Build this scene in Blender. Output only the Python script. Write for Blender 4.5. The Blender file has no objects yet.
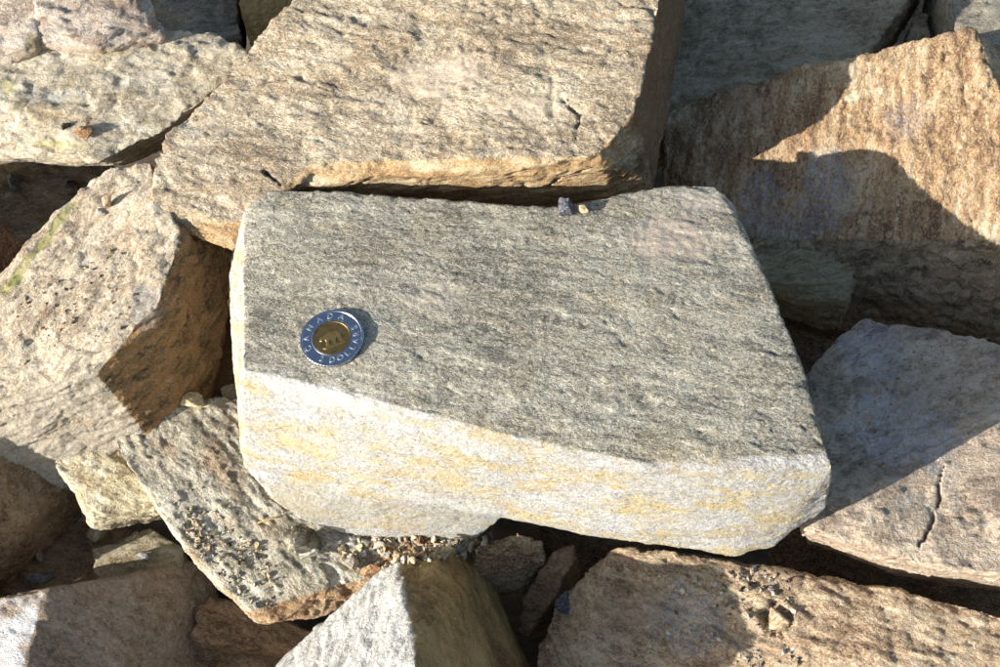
import bpy, bmesh, math, random
import numpy as np
from mathutils import Vector, Matrix
from mathutils.bvhtree import BVHTree

# ------------------------------------------------------------------ camera, sky, sun
MM = 0.001
TH = math.radians(33.0)          # view direction measured from straight down
F = 1667.0                       # focal length in photo pixels (60 mm lens)
D = 718.0                        # camera to the top of the middle stone, mm
FWD = np.array([0, math.sin(TH), -math.cos(TH)])
UPV = np.array([0, math.cos(TH), math.sin(TH)])
RGT = np.array([1.0, 0, 0])
CAM = -D * FWD

scene = bpy.context.scene
col = scene.collection
cd = bpy.data.cameras.new('camera'); cam = bpy.data.objects.new('camera', cd); col.objects.link(cam)
cd.sensor_width = 36.0; cd.lens = 36.0 * F / 1000.0
cd.clip_start = 0.01; cd.clip_end = 100.0
cam.location = Vector(CAM * MM); cam.rotation_euler = (TH, 0, 0)
scene.camera = cam

SUN_EL = math.radians(17.5)
TRAVEL_AZ = math.radians(27.0)   # light travels towards +x, turned this far towards +y (away)
light = np.array([math.cos(SUN_EL) * math.cos(TRAVEL_AZ), math.cos(SUN_EL) * math.sin(TRAVEL_AZ), -math.sin(SUN_EL)])
w = bpy.data.worlds.new('World'); scene.world = w; w.use_nodes = True
nt = w.node_tree; nt.nodes.clear()
sky = nt.nodes.new('ShaderNodeTexSky'); sky.sky_type = 'NISHITA'; sky.sun_disc = False
sky.sun_elevation = SUN_EL; sky.dust_density = 1.3; sky.altitude = 0
sx, sy = -light[0], -light[1]
sky.sun_rotation = math.atan2(sx, sy)      # Nishita: rotation 0 = +y, clockwise towards +x
bg = nt.nodes.new('ShaderNodeBackground'); bg.inputs[1].default_value = 0.108
wo = nt.nodes.new('ShaderNodeOutputWorld')
nt.links.new(sky.outputs[0], bg.inputs[0]); nt.links.new(bg.outputs[0], wo.inputs[0])
sd = bpy.data.lights.new('sun', 'SUN'); sd.energy = 5.0; sd.angle = math.radians(0.5); sd.color = (1.0, 0.975, 0.935)
so = bpy.data.objects.new('sun', sd); col.objects.link(so)
so.rotation_euler = Vector(light).to_track_quat('-Z', 'Y').to_euler()
so.location = Vector(-light * 3)
vs = scene.view_settings
vs.view_transform = 'Standard'; vs.look = 'None'; vs.gamma = 1.0; vs.use_curve_mapping = False
vs.exposure = 0.74

# ------------------------------------------------------------------ helpers
rng = np.random.default_rng(7)
random.seed(7)

def ray(px, py):
    d = FWD + (px - 500.0) / F * RGT - (py - 333.5) / F * UPV
    return d / np.linalg.norm(d)
def P(px, py, z):
    """point (mm) where the sight line through a photo pixel meets height z"""
    d = ray(px, py); t = (z - CAM[2]) / d[2]
    return CAM + d * t
def unit(v):
    v = np.array(v, float); return v / np.linalg.norm(v)

_perm = np.random.default_rng(3).permutation(256).astype(np.int32)
_perm = np.concatenate([_perm, _perm, _perm])
_g = np.random.default_rng(5).normal(size=(256, 3)); _g /= np.linalg.norm(_g, axis=1)[:, None]
_g = _g.astype(np.float32)
def perlin(p):
    p = np.asarray(p, np.float32)
    i = np.floor(p).astype(np.int32); f = p - i; i &= 255
    u = f * f * f * (f * (f * 6 - 15) + 10)
    out = np.zeros(len(p), np.float32)
    for dx in (0, 1):
        for dy in (0, 1):
            for dz in (0, 1):
                h = _perm[_perm[_perm[(i[:, 0] + dx)] + ((i[:, 1] + dy) & 255)] + ((i[:, 2] + dz) & 255)]
                g = _g[h]
                dot = g[:, 0] * (f[:, 0] - dx) + g[:, 1] * (f[:, 1] - dy) + g[:, 2] * (f[:, 2] - dz)
                wx = u[:, 0] if dx else 1 - u[:, 0]
                wy = u[:, 1] if dy else 1 - u[:, 1]
                wz = u[:, 2] if dz else 1 - u[:, 2]
                out += dot * wx * wy * wz
    return out * 1.6
def fbm(p, octv=4, gain=0.5):
    s = 0; a = 1.0; t = 0
    for k in range(octv):
        s = s + a * perlin(p * (2.03 ** k) + 17.3 * k); t += a; a *= gain
    return s / t
def sstep(a, b, x):
    t = np.clip((x - a) / (b - a), 0, 1); return t * t * (3 - 2 * t)

def frame(L, N):
    L = unit(L); N = np.array(N, float); N = unit(N - L * N.dot(L)); M = np.cross(N, L)
    return np.stack([L, M, N])          # rows

# ------------------------------------------------------------------ materials
def new_mat(name):
    m = bpy.data.materials.new(name); m.use_nodes = True
    n = m.node_tree; n.nodes.clear()
    out = n.nodes.new('ShaderNodeOutputMaterial'); b = n.nodes.new('ShaderNodeBsdfPrincipled')
    n.links.new(b.outputs[0], out.inputs[0])
    return m, n, b

def srgb(c):
    r = []
    for v in c:
        v = v / 255.0
        r.append(v / 12.92 if v <= 0.04045 else ((v + 0.055) / 1.055) ** 2.4)
    return r

class NB:
    """small node-building helper"""
    def __init__(s, tree): s.t = tree
    def n(s, kind, **kw):
        o = s.t.nodes.new(kind)
        for k, v in kw.items(): setattr(o, k, v)
        return o
    def put(s, sock, v):
        if isinstance(v, bpy.types.NodeSocket): s.t.links.new(v, sock)
        elif v is not None:
            try: sock.default_value = v
            except Exception: sock.default_value = (*v, 1.0)
    def math(s, op, a, b=None, c=None, clamp=False):
        o = s.n('ShaderNodeMath', operation=op, use_clamp=clamp)
        s.put(o.inputs[0], a); s.put(o.inputs[1], b)
        if c is not None: s.put(o.inputs[2], c)
        return o.outputs[0]
    def vmath(s, op, a, b=None):
        o = s.n('ShaderNodeVectorMath', operation=op); s.put(o.inputs[0], a)
        if b is not None: s.put(o.inputs[1], b)
        return o
    def noise(s, vec, detail=3.0, rough=0.55, dist=0.0, scale=1.0):
        o = s.n('ShaderNodeTexNoise'); s.put(o.inputs['Vector'], vec)
        o.inputs['Scale'].default_value = scale; o.inputs['Detail'].default_value = detail
        o.inputs['Roughness'].default_value = rough; o.inputs['Distortion'].default_value = dist
        return o.outputs[0]
    def step(s, v, lo, hi):
        o = s.n('ShaderNodeMapRange', interpolation_type='SMOOTHSTEP'); s.put(o.inputs[0], v)
        o.inputs[1].default_value = lo; o.inputs[2].default_value = hi
        return o.outputs[0]
    def lin(s, v, lo, hi, a, b):
        o = s.n('ShaderNodeMapRange'); s.put(o.inputs[0], v)
        for k, x in zip((1, 2, 3, 4), (lo, hi, a, b)): o.inputs[k].default_value = x
        return o.outputs[0]
    def mix(s, f, a, b, mode='MIX'):
        o = s.n('ShaderNodeMix', data_type='RGBA', blend_type=mode)
        s.put(o.inputs[0], f)
        for k, v in ((6, a), (7, b)):
            if isinstance(v, bpy.types.NodeSocket): s.put(o.inputs[k], v)
            else: o.inputs[k].default_value = (*v, 1.0)
        return o.outputs[2]
    def ramp(s, v, stops):
        o = s.n('ShaderNodeValToRGB'); s.put(o.inputs[0], v)
        e = o.color_ramp.elements
        while len(e) < len(stops): e.new(0.5)
        for k, (p, c) in enumerate(stops):
            e[k].position = p; e[k].color = (*c, 1.0)
        return o.outputs[0]
    def scaled(s, vec, sc, off=0.0):
        o = s.n('ShaderNodeVectorMath', operation='MULTIPLY_ADD'); s.put(o.inputs[0], vec)
        o.inputs[1].default_value = sc; o.inputs[2].default_value = (off, off * 1.7, off * 0.6)
        return o.outputs[0]

def rock_material(name, cols, fr, alt=None, stain=(120, 80, 40), stain_amt=0.3, speck=1.0, mica=0.0, grain=1.0,
                  streak=(15, 3.2, 1.8), seed=0.0, bump=1.0, dark=0.5, use_patch=True, altscale=(40, 16, 8), blotch=0.4, altpos=(0.40, 0.475, 0.54, 0.62)):
    """foliated stone: streaks along the foliation, mineral grains, iron stain, dust, lichen and one painted shade from the
    vertex attributes; cols = sRGB dark / middle / light"""
    m, t, b = new_mat(name); q = NB(t)
    tc = q.n('ShaderNodeTexCoord')
    comp = q.n('ShaderNodeCombineXYZ')
    for k in range(3):
        d = q.vmath('DOT_PRODUCT', tc.outputs['Object'], tuple(float(x) * 1000 for x in fr[k]))
        q.put(comp.inputs[k], d.outputs['Value'])
    uvw = comp.outputs[0]                                   # mm, along lineation / across / through foliation
    wob = q.n('ShaderNodeTexNoise'); q.put(wob.inputs['Vector'], q.scaled(uvw, (1/22, 1/22, 1/22), seed)); wob.inputs['Detail'].default_value = 3
    wv = q.vmath('MULTIPLY_ADD', wob.outputs['Color'], (7, 7, 7)); q.put(wv.inputs[2], uvw)
    wuv = wv.outputs[0]
    st = q.noise(q.scaled(wuv, (1/streak[0], 1/streak[1], 1/streak[2]), seed + 3), 5, 0.62)
    st2 = q.noise(q.scaled(wuv, (1/(streak[0]*.45), 1/(streak[1]*.35), 1/(streak[2]*.4)), seed + 8), 4, 0.65)
    blot = q.noise(q.scaled(uvw, (1/34, 1/26, 1/20), seed + 11), 5, 0.6)
    gr = q.noise(q.scaled(uvw, (1/1.7, 1/1.2, 1/1.0), seed), 3, 0.7)
    gr2 = q.noise(q.scaled(uvw, (1/0.75, 1/0.6, 1/0.55), seed + 5), 2, 0.6)
    v = q.math('MULTIPLY_ADD', st, 0.50, q.math('MULTIPLY', st2, 0.30))
    v = q.math('ADD', v, q.math('MULTIPLY', gr, 0.20))
    v = q.math('MULTIPLY_ADD', q.math('SUBTRACT', blot, 0.5), blotch, v)
    c0, c1, c2 = [srgb(c) for c in cols]
    base = q.ramp(v, [(0.40, c0), (0.5, c1), (0.60, c2)])
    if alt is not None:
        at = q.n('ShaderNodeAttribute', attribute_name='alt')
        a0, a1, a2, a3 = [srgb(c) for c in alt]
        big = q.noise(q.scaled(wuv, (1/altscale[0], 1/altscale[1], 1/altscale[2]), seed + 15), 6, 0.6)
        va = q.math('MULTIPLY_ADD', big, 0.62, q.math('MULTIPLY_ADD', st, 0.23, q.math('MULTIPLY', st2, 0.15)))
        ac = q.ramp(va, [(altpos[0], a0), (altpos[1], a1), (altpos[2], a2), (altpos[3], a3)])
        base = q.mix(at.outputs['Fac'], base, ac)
    # iron stain
    sm = q.noise(q.scaled(wuv, (1/30, 1/17, 1/9), seed + 21), 6, 0.62)
    sf = q.math('MULTIPLY', q.step(sm, 0.5, 0.72), stain_amt)
    base = q.mix(sf, base, srgb(stain))
    # mineral grains: pale quartz, dark biotite
    base = q.mix(q.math('MULTIPLY', q.step(gr2, 0.54, 0.64), 0.4 * speck), base, srgb((226, 220, 205)))
    base = q.mix(q.math('MULTIPLY', q.step(gr, 0.46, 0.36), 0.45 * speck * dark * 2), base, srgb((52, 50, 50)))
    base = q.mix(q.math('MULTIPLY', q.step(st2, 0.42, 0.30), 0.45 * dark * 2), base, srgb((60, 55, 50)))
    # patches with their own colour (dust, lichen, stains, one painted shade) stored on the vertices
    if use_patch:
        pa = q.n('ShaderNodeAttribute', attribute_name='patch')
        pf = q.math('ADD', pa.outputs['Alpha'], q.math('MULTIPLY', q.math('SUBTRACT', q.noise(q.scaled(uvw, (1/7, 1/7, 1/7), seed), 8, 0.75), 0.5), 1.0))
        pf = q.math('MULTIPLY', q.step(pf, 0.25, 0.95), q.step(pa.outputs['Alpha'], 0.02, 0.2))
        pcol = q.mix(1.0, pa.outputs['Color'], q.ramp(gr, [(0.35, (0.72,) * 3), (0.62, (1.12,) * 3)]), 'MULTIPLY')
        base = q.mix(q.math('MULTIPLY', pf, 0.92), base, pcol)
    val = q.math('MULTIPLY_ADD', q.math('SUBTRACT', gr2, 0.5), 0.8 * grain, 1.0)
    base = q.mix(1.0, base, val, 'MULTIPLY')
    q.put(b.inputs['Base Color'], base)
    # mica glint: smoother flakes
    if mica > 0:
        mm = q.math('MULTIPLY', q.step(st, 0.50, 0.58), q.step(gr, 0.40, 0.55))
        if use_patch:
            ga = q.n('ShaderNodeAttribute', attribute_name='gloss')
            gm_ = q.math('MULTIPLY', q.step(q.math('MULTIPLY_ADD', st2, 2.4, ga.outputs['Fac']), 1.32, 1.68), q.step(gr, 0.44, 0.56))
            base = q.mix(q.math('MULTIPLY', gm_, 0.6), base, srgb((160, 165, 178)))  # bluish sky glint painted into the flake colour
            q.put(b.inputs['Base Color'], base)
            mm = q.math('MAXIMUM', mm, q.math('MULTIPLY', gm_, 1.0 / mica))
        rough = q.lin(q.math('MULTIPLY', mm, mica), 0, 1, 0.82, 0.22)
        q.put(b.inputs['Roughness'], rough)
        q.put(b.inputs['Specular IOR Level'], q.lin(q.math('MULTIPLY', mm, mica), 0, 1, 0.4, 1.0))
        q.put(b.inputs['Metallic'], q.math('MULTIPLY', mm, 0.55 * mica))
    else:
        b.inputs['Roughness'].default_value = 0.85; b.inputs['Specular IOR Level'].default_value = 0.35
    # fine relief
    rough_n = q.math('ADD', q.math('MULTIPLY', gr, 0.75), q.math('MULTIPLY', gr2, 0.35))
    rough_n = q.math('ADD', rough_n, q.math('MULTIPLY', st2, 1.3))
    if use_patch: rough_n = q.math('MULTIPLY', rough_n, q.lin(pf, 0, 1, 1.0, 0.45))
    bp = q.n('ShaderNodeBump'); bp.inputs['Strength'].default_value = 1.0
    bp.inputs['Distance'].default_value = 0.0008 * bump
    q.put(bp.inputs['Height'], rough_n); q.put(b.inputs['Normal'], bp.outputs[0])
    return m

# ------------------------------------------------------------------ rocks
ROCKS = {}
def wob3(c, sh): return np.stack([perlin(c / 5 + sh + 1), perlin(c / 5 + sh + 11), perlin(c / 5 + sh + 21)], 1)
def tag(o, label, cat, group=None, kind=None):
    o['label'] = label; o['category'] = cat
    if group: o['group'] = group
    if kind: o['kind'] = kind

def hull_mesh(sets):
    bm = bmesh.new()
    for pts in sets:
        b2 = bmesh.new()
        vs_ = [b2.verts.new(Vector(p)) for p in pts]
        r = bmesh.ops.convex_hull(b2, input=vs_)
        dead = [g for g in set(r['geom_interior'] + r['geom_unused']) if isinstance(g, bmesh.types.BMVert) and g.is_valid]
        bmesh.ops.delete(b2, geom=dead, context='VERTS')
        bmesh.ops.recalc_face_normals(b2, faces=b2.faces)
        me = bpy.data.meshes.new('t'); b2.to_mesh(me); b2.free()
        bm.from_mesh(me); bpy.data.meshes.remove(me)
    me = bpy.data.meshes.new('hull'); bm.to_mesh(me); bm.free()
    return me

def base_pts(pts, zb, sc=0.88, shift=(0, 0)):
    pts = np.array(pts); c = pts[:, :2].mean(0)
    return [np.array([c[0] + (p[0] - c[0]) * sc + shift[0], c[1] + (p[1] - c[1]) * sc + shift[1], zb]) for p in pts]

def bvh_of(me):
    return BVHTree.FromPolygons([v.co.copy() for v in me.vertices], [tuple(p.vertices) for p in me.polygons])
def cast(bvh, px, py):
    h = bvh.ray_cast(Vector(CAM), Vector(ray(px, py)))
    return np.array(h[0]) if h[0] is not None else None

QUICK = 1.0     # voxel multiplier
def rock(name, label, sets, mat, fr, voxel=1.0, seed=0, low=1.6, terr=0.9, rough=0.22, pits=0.6, rnd=1,
         cracks=(), patches=(), altfaces=(), facepatches=(), dents=(), cat='rock', group=None, micas=(), tscale=(26, 7, 3.0), facet=1.2, chip=0.9, warp=None, ledge=0.75):
    hull = hull_mesh(sets); bv = bvh_of(hull)
    tmp = bpy.data.objects.new('tmp', hull); col.objects.link(tmp)
    rm = tmp.modifiers.new('r', 'REMESH'); rm.mode = 'VOXEL'; rm.voxel_size = voxel * QUICK; rm.adaptivity = 0
    dg = bpy.context.evaluated_depsgraph_get(); dg.update()
    me = bpy.data.meshes.new_from_object(tmp.evaluated_get(dg))
    bpy.data.objects.remove(tmp)
    n = len(me.vertices)
    co = np.empty(n * 3, np.float32); me.vertices.foreach_get('co', co); co = co.reshape(-1, 3)
    if warp is not None:
        co = warp(co).astype(np.float32); me.vertices.foreach_set('co', co.ravel()); me.update()
    def normals():
        a = np.empty(n * 3, np.float32); me.vertices.foreach_get('normal', a); return a.reshape(-1, 3)
    # soften edges a little, unevenly: average with neighbours
    ne = len(me.edges); ed = np.empty(ne * 2, np.int32); me.edges.foreach_get('vertices', ed); ed = ed.reshape(-1, 2)
    def smooth(c, it):
        deg = np.bincount(ed.ravel(), minlength=n).astype(np.float32)[:, None]
        for _ in range(it):
            s = np.zeros_like(c)
            for k in range(c.shape[1]):
                s[:, k] = np.bincount(ed[:, 0], weights=c[ed[:, 1], k], minlength=n) + np.bincount(ed[:, 1], weights=c[ed[:, 0], k], minlength=n)
            c = s / deg
        return c
    nr0 = smooth(normals().copy(), 2)
    nr0 /= np.linalg.norm(nr0, axis=1)[:, None] + 1e-9
    co0 = co.copy()
    sm = smooth(co.copy(), max(1, int(rnd * 6 / QUICK)))
    wgt = np.clip(0.45 + 1.1 * perlin(co / 14 + seed), 0, 1)[:, None]
    co = co * (1 - wgt) + sm * wgt
    big = smooth(sm.copy(), max(1, int(16 / (voxel * QUICK))))
    ck = sstep(0.02, 0.42, perlin(co0 / 13 + seed * 3.1 + 9) + 0.5 * perlin(co0 / 5 + seed))[:, None]
    co = co + (big - co) * ck * chip
    frm = np.asarray(fr, np.float32)
    uvw = co @ frm.T
    sh = seed * 7.31
    d = low * fbm(co / 42 + sh, 3) * 1.6
    # facet: large flat chips knocked off (cellular-like folded noise)
    fc = np.abs(perlin(co / 26 + sh + 5)) + 0.5 * np.abs(perlin(co / 13 + sh + 9))
    d += -facet * 1.5 * np.clip(0.22 - fc, 0, 1) / 0.22 * 0.5
    # cleavage terraces
    wv = uvw + 3.0 * np.stack([perlin(co / 15 + sh + 40), perlin(co / 15 + sh + 50), perlin(co / 15 + sh + 60)], 1)
    tn = fbm(wv / np.array(tscale, np.float32) + sh, 4, 0.55) * 4.5
    fl = np.floor(tn); fr_ = tn - fl
    d += terr * (fl + sstep(0.8, 0.99, fr_) + 0.15 * fr_) / 4.5 * 2.2
    # broad split ledges with a crisp lip
    tn3 = fbm((uvw + 1.2 * wob3(co, sh)) / np.array((80, 26, 14), np.float32) + sh + 201, 4, 0.5) * 3.2
    fl3 = np.floor(tn3); d += ledge * (fl3 + sstep(0.9, 0.99, tn3 - fl3))
    tn2 = fbm(wv / (np.array(tscale, np.float32) * 0.38) + sh + 31, 3, 0.6) * 3.0
    fl2 = np.floor(tn2); fr2 = tn2 - fl2
    d += terr * 0.22 * (fl2 + sstep(0.78, 0.99, fr2)) / 3.0 * 1.8
    gsc = 0.35 + 1.1 * sstep(-0.3, 0.4, perlin(co / 24 + sh + 120))
    rn = 1 - 2 * np.abs(perlin(wv / np.array((6.5, 3.4, 2.4), np.float32) + sh + 130))
    rn2 = 1 - 2 * np.abs(perlin(wv / np.array((3.2, 2.0, 1.7), np.float32) + sh + 140))
    d += rough * gsc * (0.55 * rn + 0.4 * rn2) + rough * 0.5 * fbm(uvw / np.array((3.0, 2.2, 1.8), np.float32) + sh, 2, 0.6)
    # small elongated pits
    pn = perlin(wv / np.array((9.0, 1.6, 1.9), np.float32) + sh + 77)
    gate = sstep(-0.05, 0.35, perlin(co / 30 + sh + 88))
    d -= pits * sstep(0.48, 0.6, pn) * gate * 0.9
    pts3 = co + nr0 * d[:, None]
    # cracks drawn on the surface
    pal = np.zeros((n, 4), np.float32)
    for cr in cracks:
        pl, wid, dep = cr
        hits = [cast(bv, *p) for p in pl]
        hits = [h for h in hits if h is not None]
        dd = np.full(n, 1e9, np.float32); tap = np.zeros(n, np.float32); ns_ = max(1, len(hits) - 1); si = 0
        wob = 1.0 * np.stack([perlin(co / 4 + 3), perlin(co / 4 + 13), perlin(co / 4 + 23)], 1)
        q = co0 + wob
        for a, b_ in zip(hits[:-1], hits[1:]):
            ab = (b_ - a).astype(np.float32); L2 = float(ab @ ab) + 1e-6
            tt = np.clip((q - a) @ ab / L2, 0, 1)
            dist = np.linalg.norm(q - (a + tt[:, None] * ab), axis=1)
            # taper at the ends
            gp = (si + tt) / ns_; si += 1
            tap = np.where(dist < dd, np.sqrt(np.clip(4 * gp * (1 - gp), 0, 1)), tap)
            dd = np.minimum(dd, dist)
        wl = wid * np.clip(0.7 + 0.7 * perlin(co / 6 + 71), 0.4, 1.2) * tap
        k = (1 - sstep(0.3, 1.0, dd / (wl + 1e-3))) * np.clip(tap * 1.5, 0, 1)
        pts3 -= nr0 * (k * dep)[:, None]
    for (px, py, rx, ry, dep) in dents:
        h = cast(bv, px, py)
        if h is None: continue
        hx = cast(bv, px + rx, py); hy = cast(bv, px, py + ry)
        ex = (hx - h) if hx is not None else np.array([rx / 2.3, 0, 0]); ey = (hy - h) if hy is not None else np.array([0, -ry / 1.9, 0])
        r1 = np.linalg.norm(ex); r2 = np.linalg.norm(ey); q = co0 - h
        e = np.sqrt(((q @ (ex / r1)) / r1) ** 2 + ((q @ (ey / r2)) / r2) ** 2 + (np.linalg.norm(q, axis=1) / max(r1, r2) / 2.5) ** 2)
        e += 0.35 * perlin(co / 3.5 + 5)
        pts3 -= nr0 * ((1 - sstep(0.55, 1.0, e)) * dep)[:, None]
    alt = np.zeros(n, np.float32)
    jit = 0.22 * fbm(co / 12 + sh + 3, 3)
    for (dv, lo, hi) in altfaces:
        alt = np.maximum(alt, sstep(lo, hi, nr0 @ unit(dv).astype(np.float32) + jit))
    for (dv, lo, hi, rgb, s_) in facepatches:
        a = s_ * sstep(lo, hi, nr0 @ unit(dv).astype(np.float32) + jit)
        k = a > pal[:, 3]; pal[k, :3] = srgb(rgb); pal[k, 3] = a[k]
    for (px, py, rx, ry, rgb, s_) in patches:
        h = cast(bv, px, py)
        if h is None: continue
        hx = cast(bv, px + rx, py); hy = cast(bv, px, py + ry)
        ex = (hx - h) if hx is not None and np.linalg.norm(hx - h) < abs(rx) else np.array([rx / 2.3, 0, 0])
        ey = (hy - h) if hy is not None and np.linalg.norm(hy - h) < abs(ry) * 1.2 else np.array([0, -ry / 1.9, 0])
        r1 = np.linalg.norm(ex); r2 = np.linalg.norm(ey); q = co0 - h
        e = np.sqrt(((q @ (ex / r1)) / r1) ** 2 + ((q @ (ey / r2)) / r2) ** 2 + (np.linalg.norm(q, axis=1) / max(r1, r2) / 2.2) ** 2)
        e += 0.55 * fbm(co0 / 9 + sh, 3)
        a = s_ * (1 - sstep(0.35, 1.25, e))
        k = a > pal[:, 3]; pal[k, :3] = srgb(rgb); pal[k, 3] = a[k]
    gloss = np.zeros(n, np.float32)
    for (px, py, rx, ry, s_) in micas:
        h = cast(bv, px, py)
        if h is None: continue
        hx = cast(bv, px + rx, py); hy = cast(bv, px, py + ry)
        ex = (hx - h) if hx is not None else np.array([rx / 2.3, 0, 0]); ey = (hy - h) if hy is not None else np.array([0, -ry / 1.9, 0])
        r1 = np.linalg.norm(ex); r2 = np.linalg.norm(ey); q = co0 - h
        e = np.sqrt(((q @ (ex / r1)) / r1) ** 2 + ((q @ (ey / r2)) / r2) ** 2 + (np.linalg.norm(q, axis=1) / max(r1, r2) / 2.5) ** 2)
        gloss = np.maximum(gloss, s_ * (1 - sstep(0.5, 1.2, e + 0.5 * fbm(co0 / 7 + sh, 3))))
    org = np.array([(pts3[:, 0].min() + pts3[:, 0].max()) / 2, (pts3[:, 1].min() + pts3[:, 1].max()) / 2, pts3[:, 2].min()])
    me.vertices.foreach_set('co', ((pts3 - org) * MM).astype(np.float32).ravel())
    at = me.attributes.new('patch', 'FLOAT_COLOR', 'POINT'); at.data.foreach_set('color', pal.ravel())
    at = me.attributes.new('gloss', 'FLOAT', 'POINT'); at.data.foreach_set('value', gloss)
    at = me.attributes.new('alt', 'FLOAT', 'POINT'); at.data.foreach_set('value', alt)
    me.polygons.foreach_set('use_smooth', np.ones(len(me.polygons), bool))
    me.update()
    me.materials.clear(); me.materials.append(mat)
    o = bpy.data.objects.new(name, me); col.objects.link(o); me.name = name
    o.location = Vector(org * MM)
    tag(o, label, cat, group)
    # coarse BVH of the finished surface for resting small stones on it (mm)
    ROCKS[name if name not in ROCKS else o.name] = (o, pts3)
    bpy.data.meshes.remove(hull)
    return o

def PP(lst): return [P(*a) for a in lst]
FLAT = frame((1, -0.25, 0), (0, 0, 1))

# ---- middle stone that carries the coin
def mz(px, z): return z - 5 + (px - 240) * 12 / 600.0     # the top rises a little to the right
top = [P(x, y, mz(x, z)) for x, y, z in [(243,205,-3),(268,190,-1),(350,190,1),(440,197,1),(530,207,0),(600,202,1),(655,187,2),(718,184,1),(738,207,-1),
          (747,252,-2),(791,335,-2),(829,452,-4),(834,468,-8),(243,370,-5),(330,385,-3),(400,407,-3),(520,439,-4),(640,464,-5),(760,471,-7)]]
low = PP([(228,275,-26),(231,330,-32),(236,390,-38),(243,466,-58),(300,480,-58),(395,498,-60),(505,518,-58),
          (833,486,-20),(826,510,-32),(772,550,-50),(735,559,-53),(650,546,-52),(560,526,-55)])
lobe = PP([(243,400,-40),(244,468,-60),(262,492,-66),(280,507,-70),(300,519,-76),(340,534,-84),(390,540,-88),(430,542,-88),(470,540,-86),(484,535,-82),(502,519,-72),(500,470,-40)]) + [np.array(a) for a in ((-90,-20,-84),(0,-30,-84))]
bot = [np.array([x, y, z]) for x, y, z in ((-100,60,-66),(80,60,-58),(118,-40,-52),(95,-70,-54),(-95,-30,-66),(20,-55,-62))]
fmain = frame((1, -0.2, 0.0), (0, -0.12, 1))
m_main = rock_material('grey_gneiss', ((102,97,83),(156,149,130),(190,183,163)), fmain,
    alt=((178,154,108),(184,170,136),(174,171,164),(186,184,180)), altpos=(0.37,0.45,0.505,0.6), stain=(158,134,94), stain_amt=0.4, speck=0.9, seed=1.0, mica=0.2, bump=0.8, streak=(24,3.4,1.6), altscale=(26,9,6), blotch=0.3)
def hollow_back(c):      # the back edge of the stone is hollowed in the middle
    c = c.copy(); c[:, 1] -= (11 * np.exp(-((c[:, 0] - 24) / 34) ** 2) + 5 * np.exp(-((c[:, 0] + 30) / 40) ** 2)) * sstep(25, 80, c[:, 1]); return c
rock('gneiss_block', 'grey speckled flat-topped stone block with pale yellow front, carrying the coin', [top + low + bot, lobe], m_main, fmain, warp=hollow_back, ledge=0.38,
     voxel=0.7, seed=1, low=0.7, terr=0.35, rough=0.22, pits=0.5, facet=0.25, 
     altfaces=[((-0.15,-0.85,0.25), 0.5, 0.66), ((-1,-0.1,0.1), 0.55, 0.75)],
     patches=[(330,398,100,16,(184,182,176),0.85),(500,446,90,12,(180,178,171),0.55),(690,480,80,12,(182,180,173),0.6),(310,450,56,20,(192,172,124),0.55),(430,478,60,14,(190,170,122),0.5),(650,518,60,16,(190,172,126),0.5),(775,512,30,18,(190,172,126),0.5),(330,508,95,22,(164,158,142),0.75),(450,520,60,16,(172,166,150),0.7),(672,238,60,32,(182,167,148),1.0),(700,200,34,18,(184,172,156),0.9),(430,300,52,30,(178,168,150),0.62)])

# ---- big tan block behind
f2 = frame((1, -0.32, 0.1), (0.05, -0.3, 1))
def zp(px, py, z0, p0, sl):      # height on a sloping plane through pixel p0
    a = P(p0[0], p0[1], z0); n = unit((-sl[0], -sl[1], 1)); d = ray(px, py)
    return CAM + d * (np.dot(a - CAM, n) / np.dot(d, n))
def plane(lst, z0, p0, sl): return [zp(x, y, z0, p0, sl) for x, y in lst]
top = plane([(187,116),(255,60),(318,0),(352,-70),(682,-90),(657,0),(646,55),(637,112),(598,157),(460,149),(330,157),(246,164)], 11, (460,150), (0.16,0.2))
low = PP([(262,190,-14),(330,182,-30),(470,180,-32),(625,186,-22),(656,188,-38),(663,120,-40),(674,0,-30),(700,-90,-20)])
lobe = plane([(187,116),(220,95),(246,164),(330,150)], 11, (460,150), (0.16,0.2)) + PP([(165,128,-4),(150,165,-8),(148,203,-14),(168,226,-18),(200,240,-20),(232,253,-22),(244,222,-12),(262,190,-10),(300,176,-14)]) + [np.array(a) for a in ((-115,90,-40),(-80,110,-40))]
bot = [np.array(a) for a in ((-90,108,-55),(60,108,-70),(90,260,-70),(-60,260,-60))]
m2 = rock_material('tan_schist', ((124,108,86),(174,156,128),(204,191,166)), f2, alt=((160,124,80),(184,150,104),(200,174,132),(208,192,160)),
    stain=(176,134,84), stain_amt=0.35, speck=0.9, seed=4.0, dark=0.35)
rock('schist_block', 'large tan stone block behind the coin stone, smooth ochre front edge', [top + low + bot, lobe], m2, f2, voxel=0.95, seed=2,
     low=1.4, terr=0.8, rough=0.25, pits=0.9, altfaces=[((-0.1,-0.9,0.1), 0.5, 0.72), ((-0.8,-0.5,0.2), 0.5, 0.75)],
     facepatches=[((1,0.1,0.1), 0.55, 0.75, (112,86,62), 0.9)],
     patches=[(440,75,64,28,(190,172,150),1.0),(522,108,38,18,(190,174,150),0.9)],
     cracks=[([(560,98),(580,112),(574,140)], 1.6, 3.5), ([(262,170),(282,186)], 2.2, 4), ([(366,155),(374,180)], 2.5, 5), ([(545,190),(560,177),(590,170)], 1.4, 3)])

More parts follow.
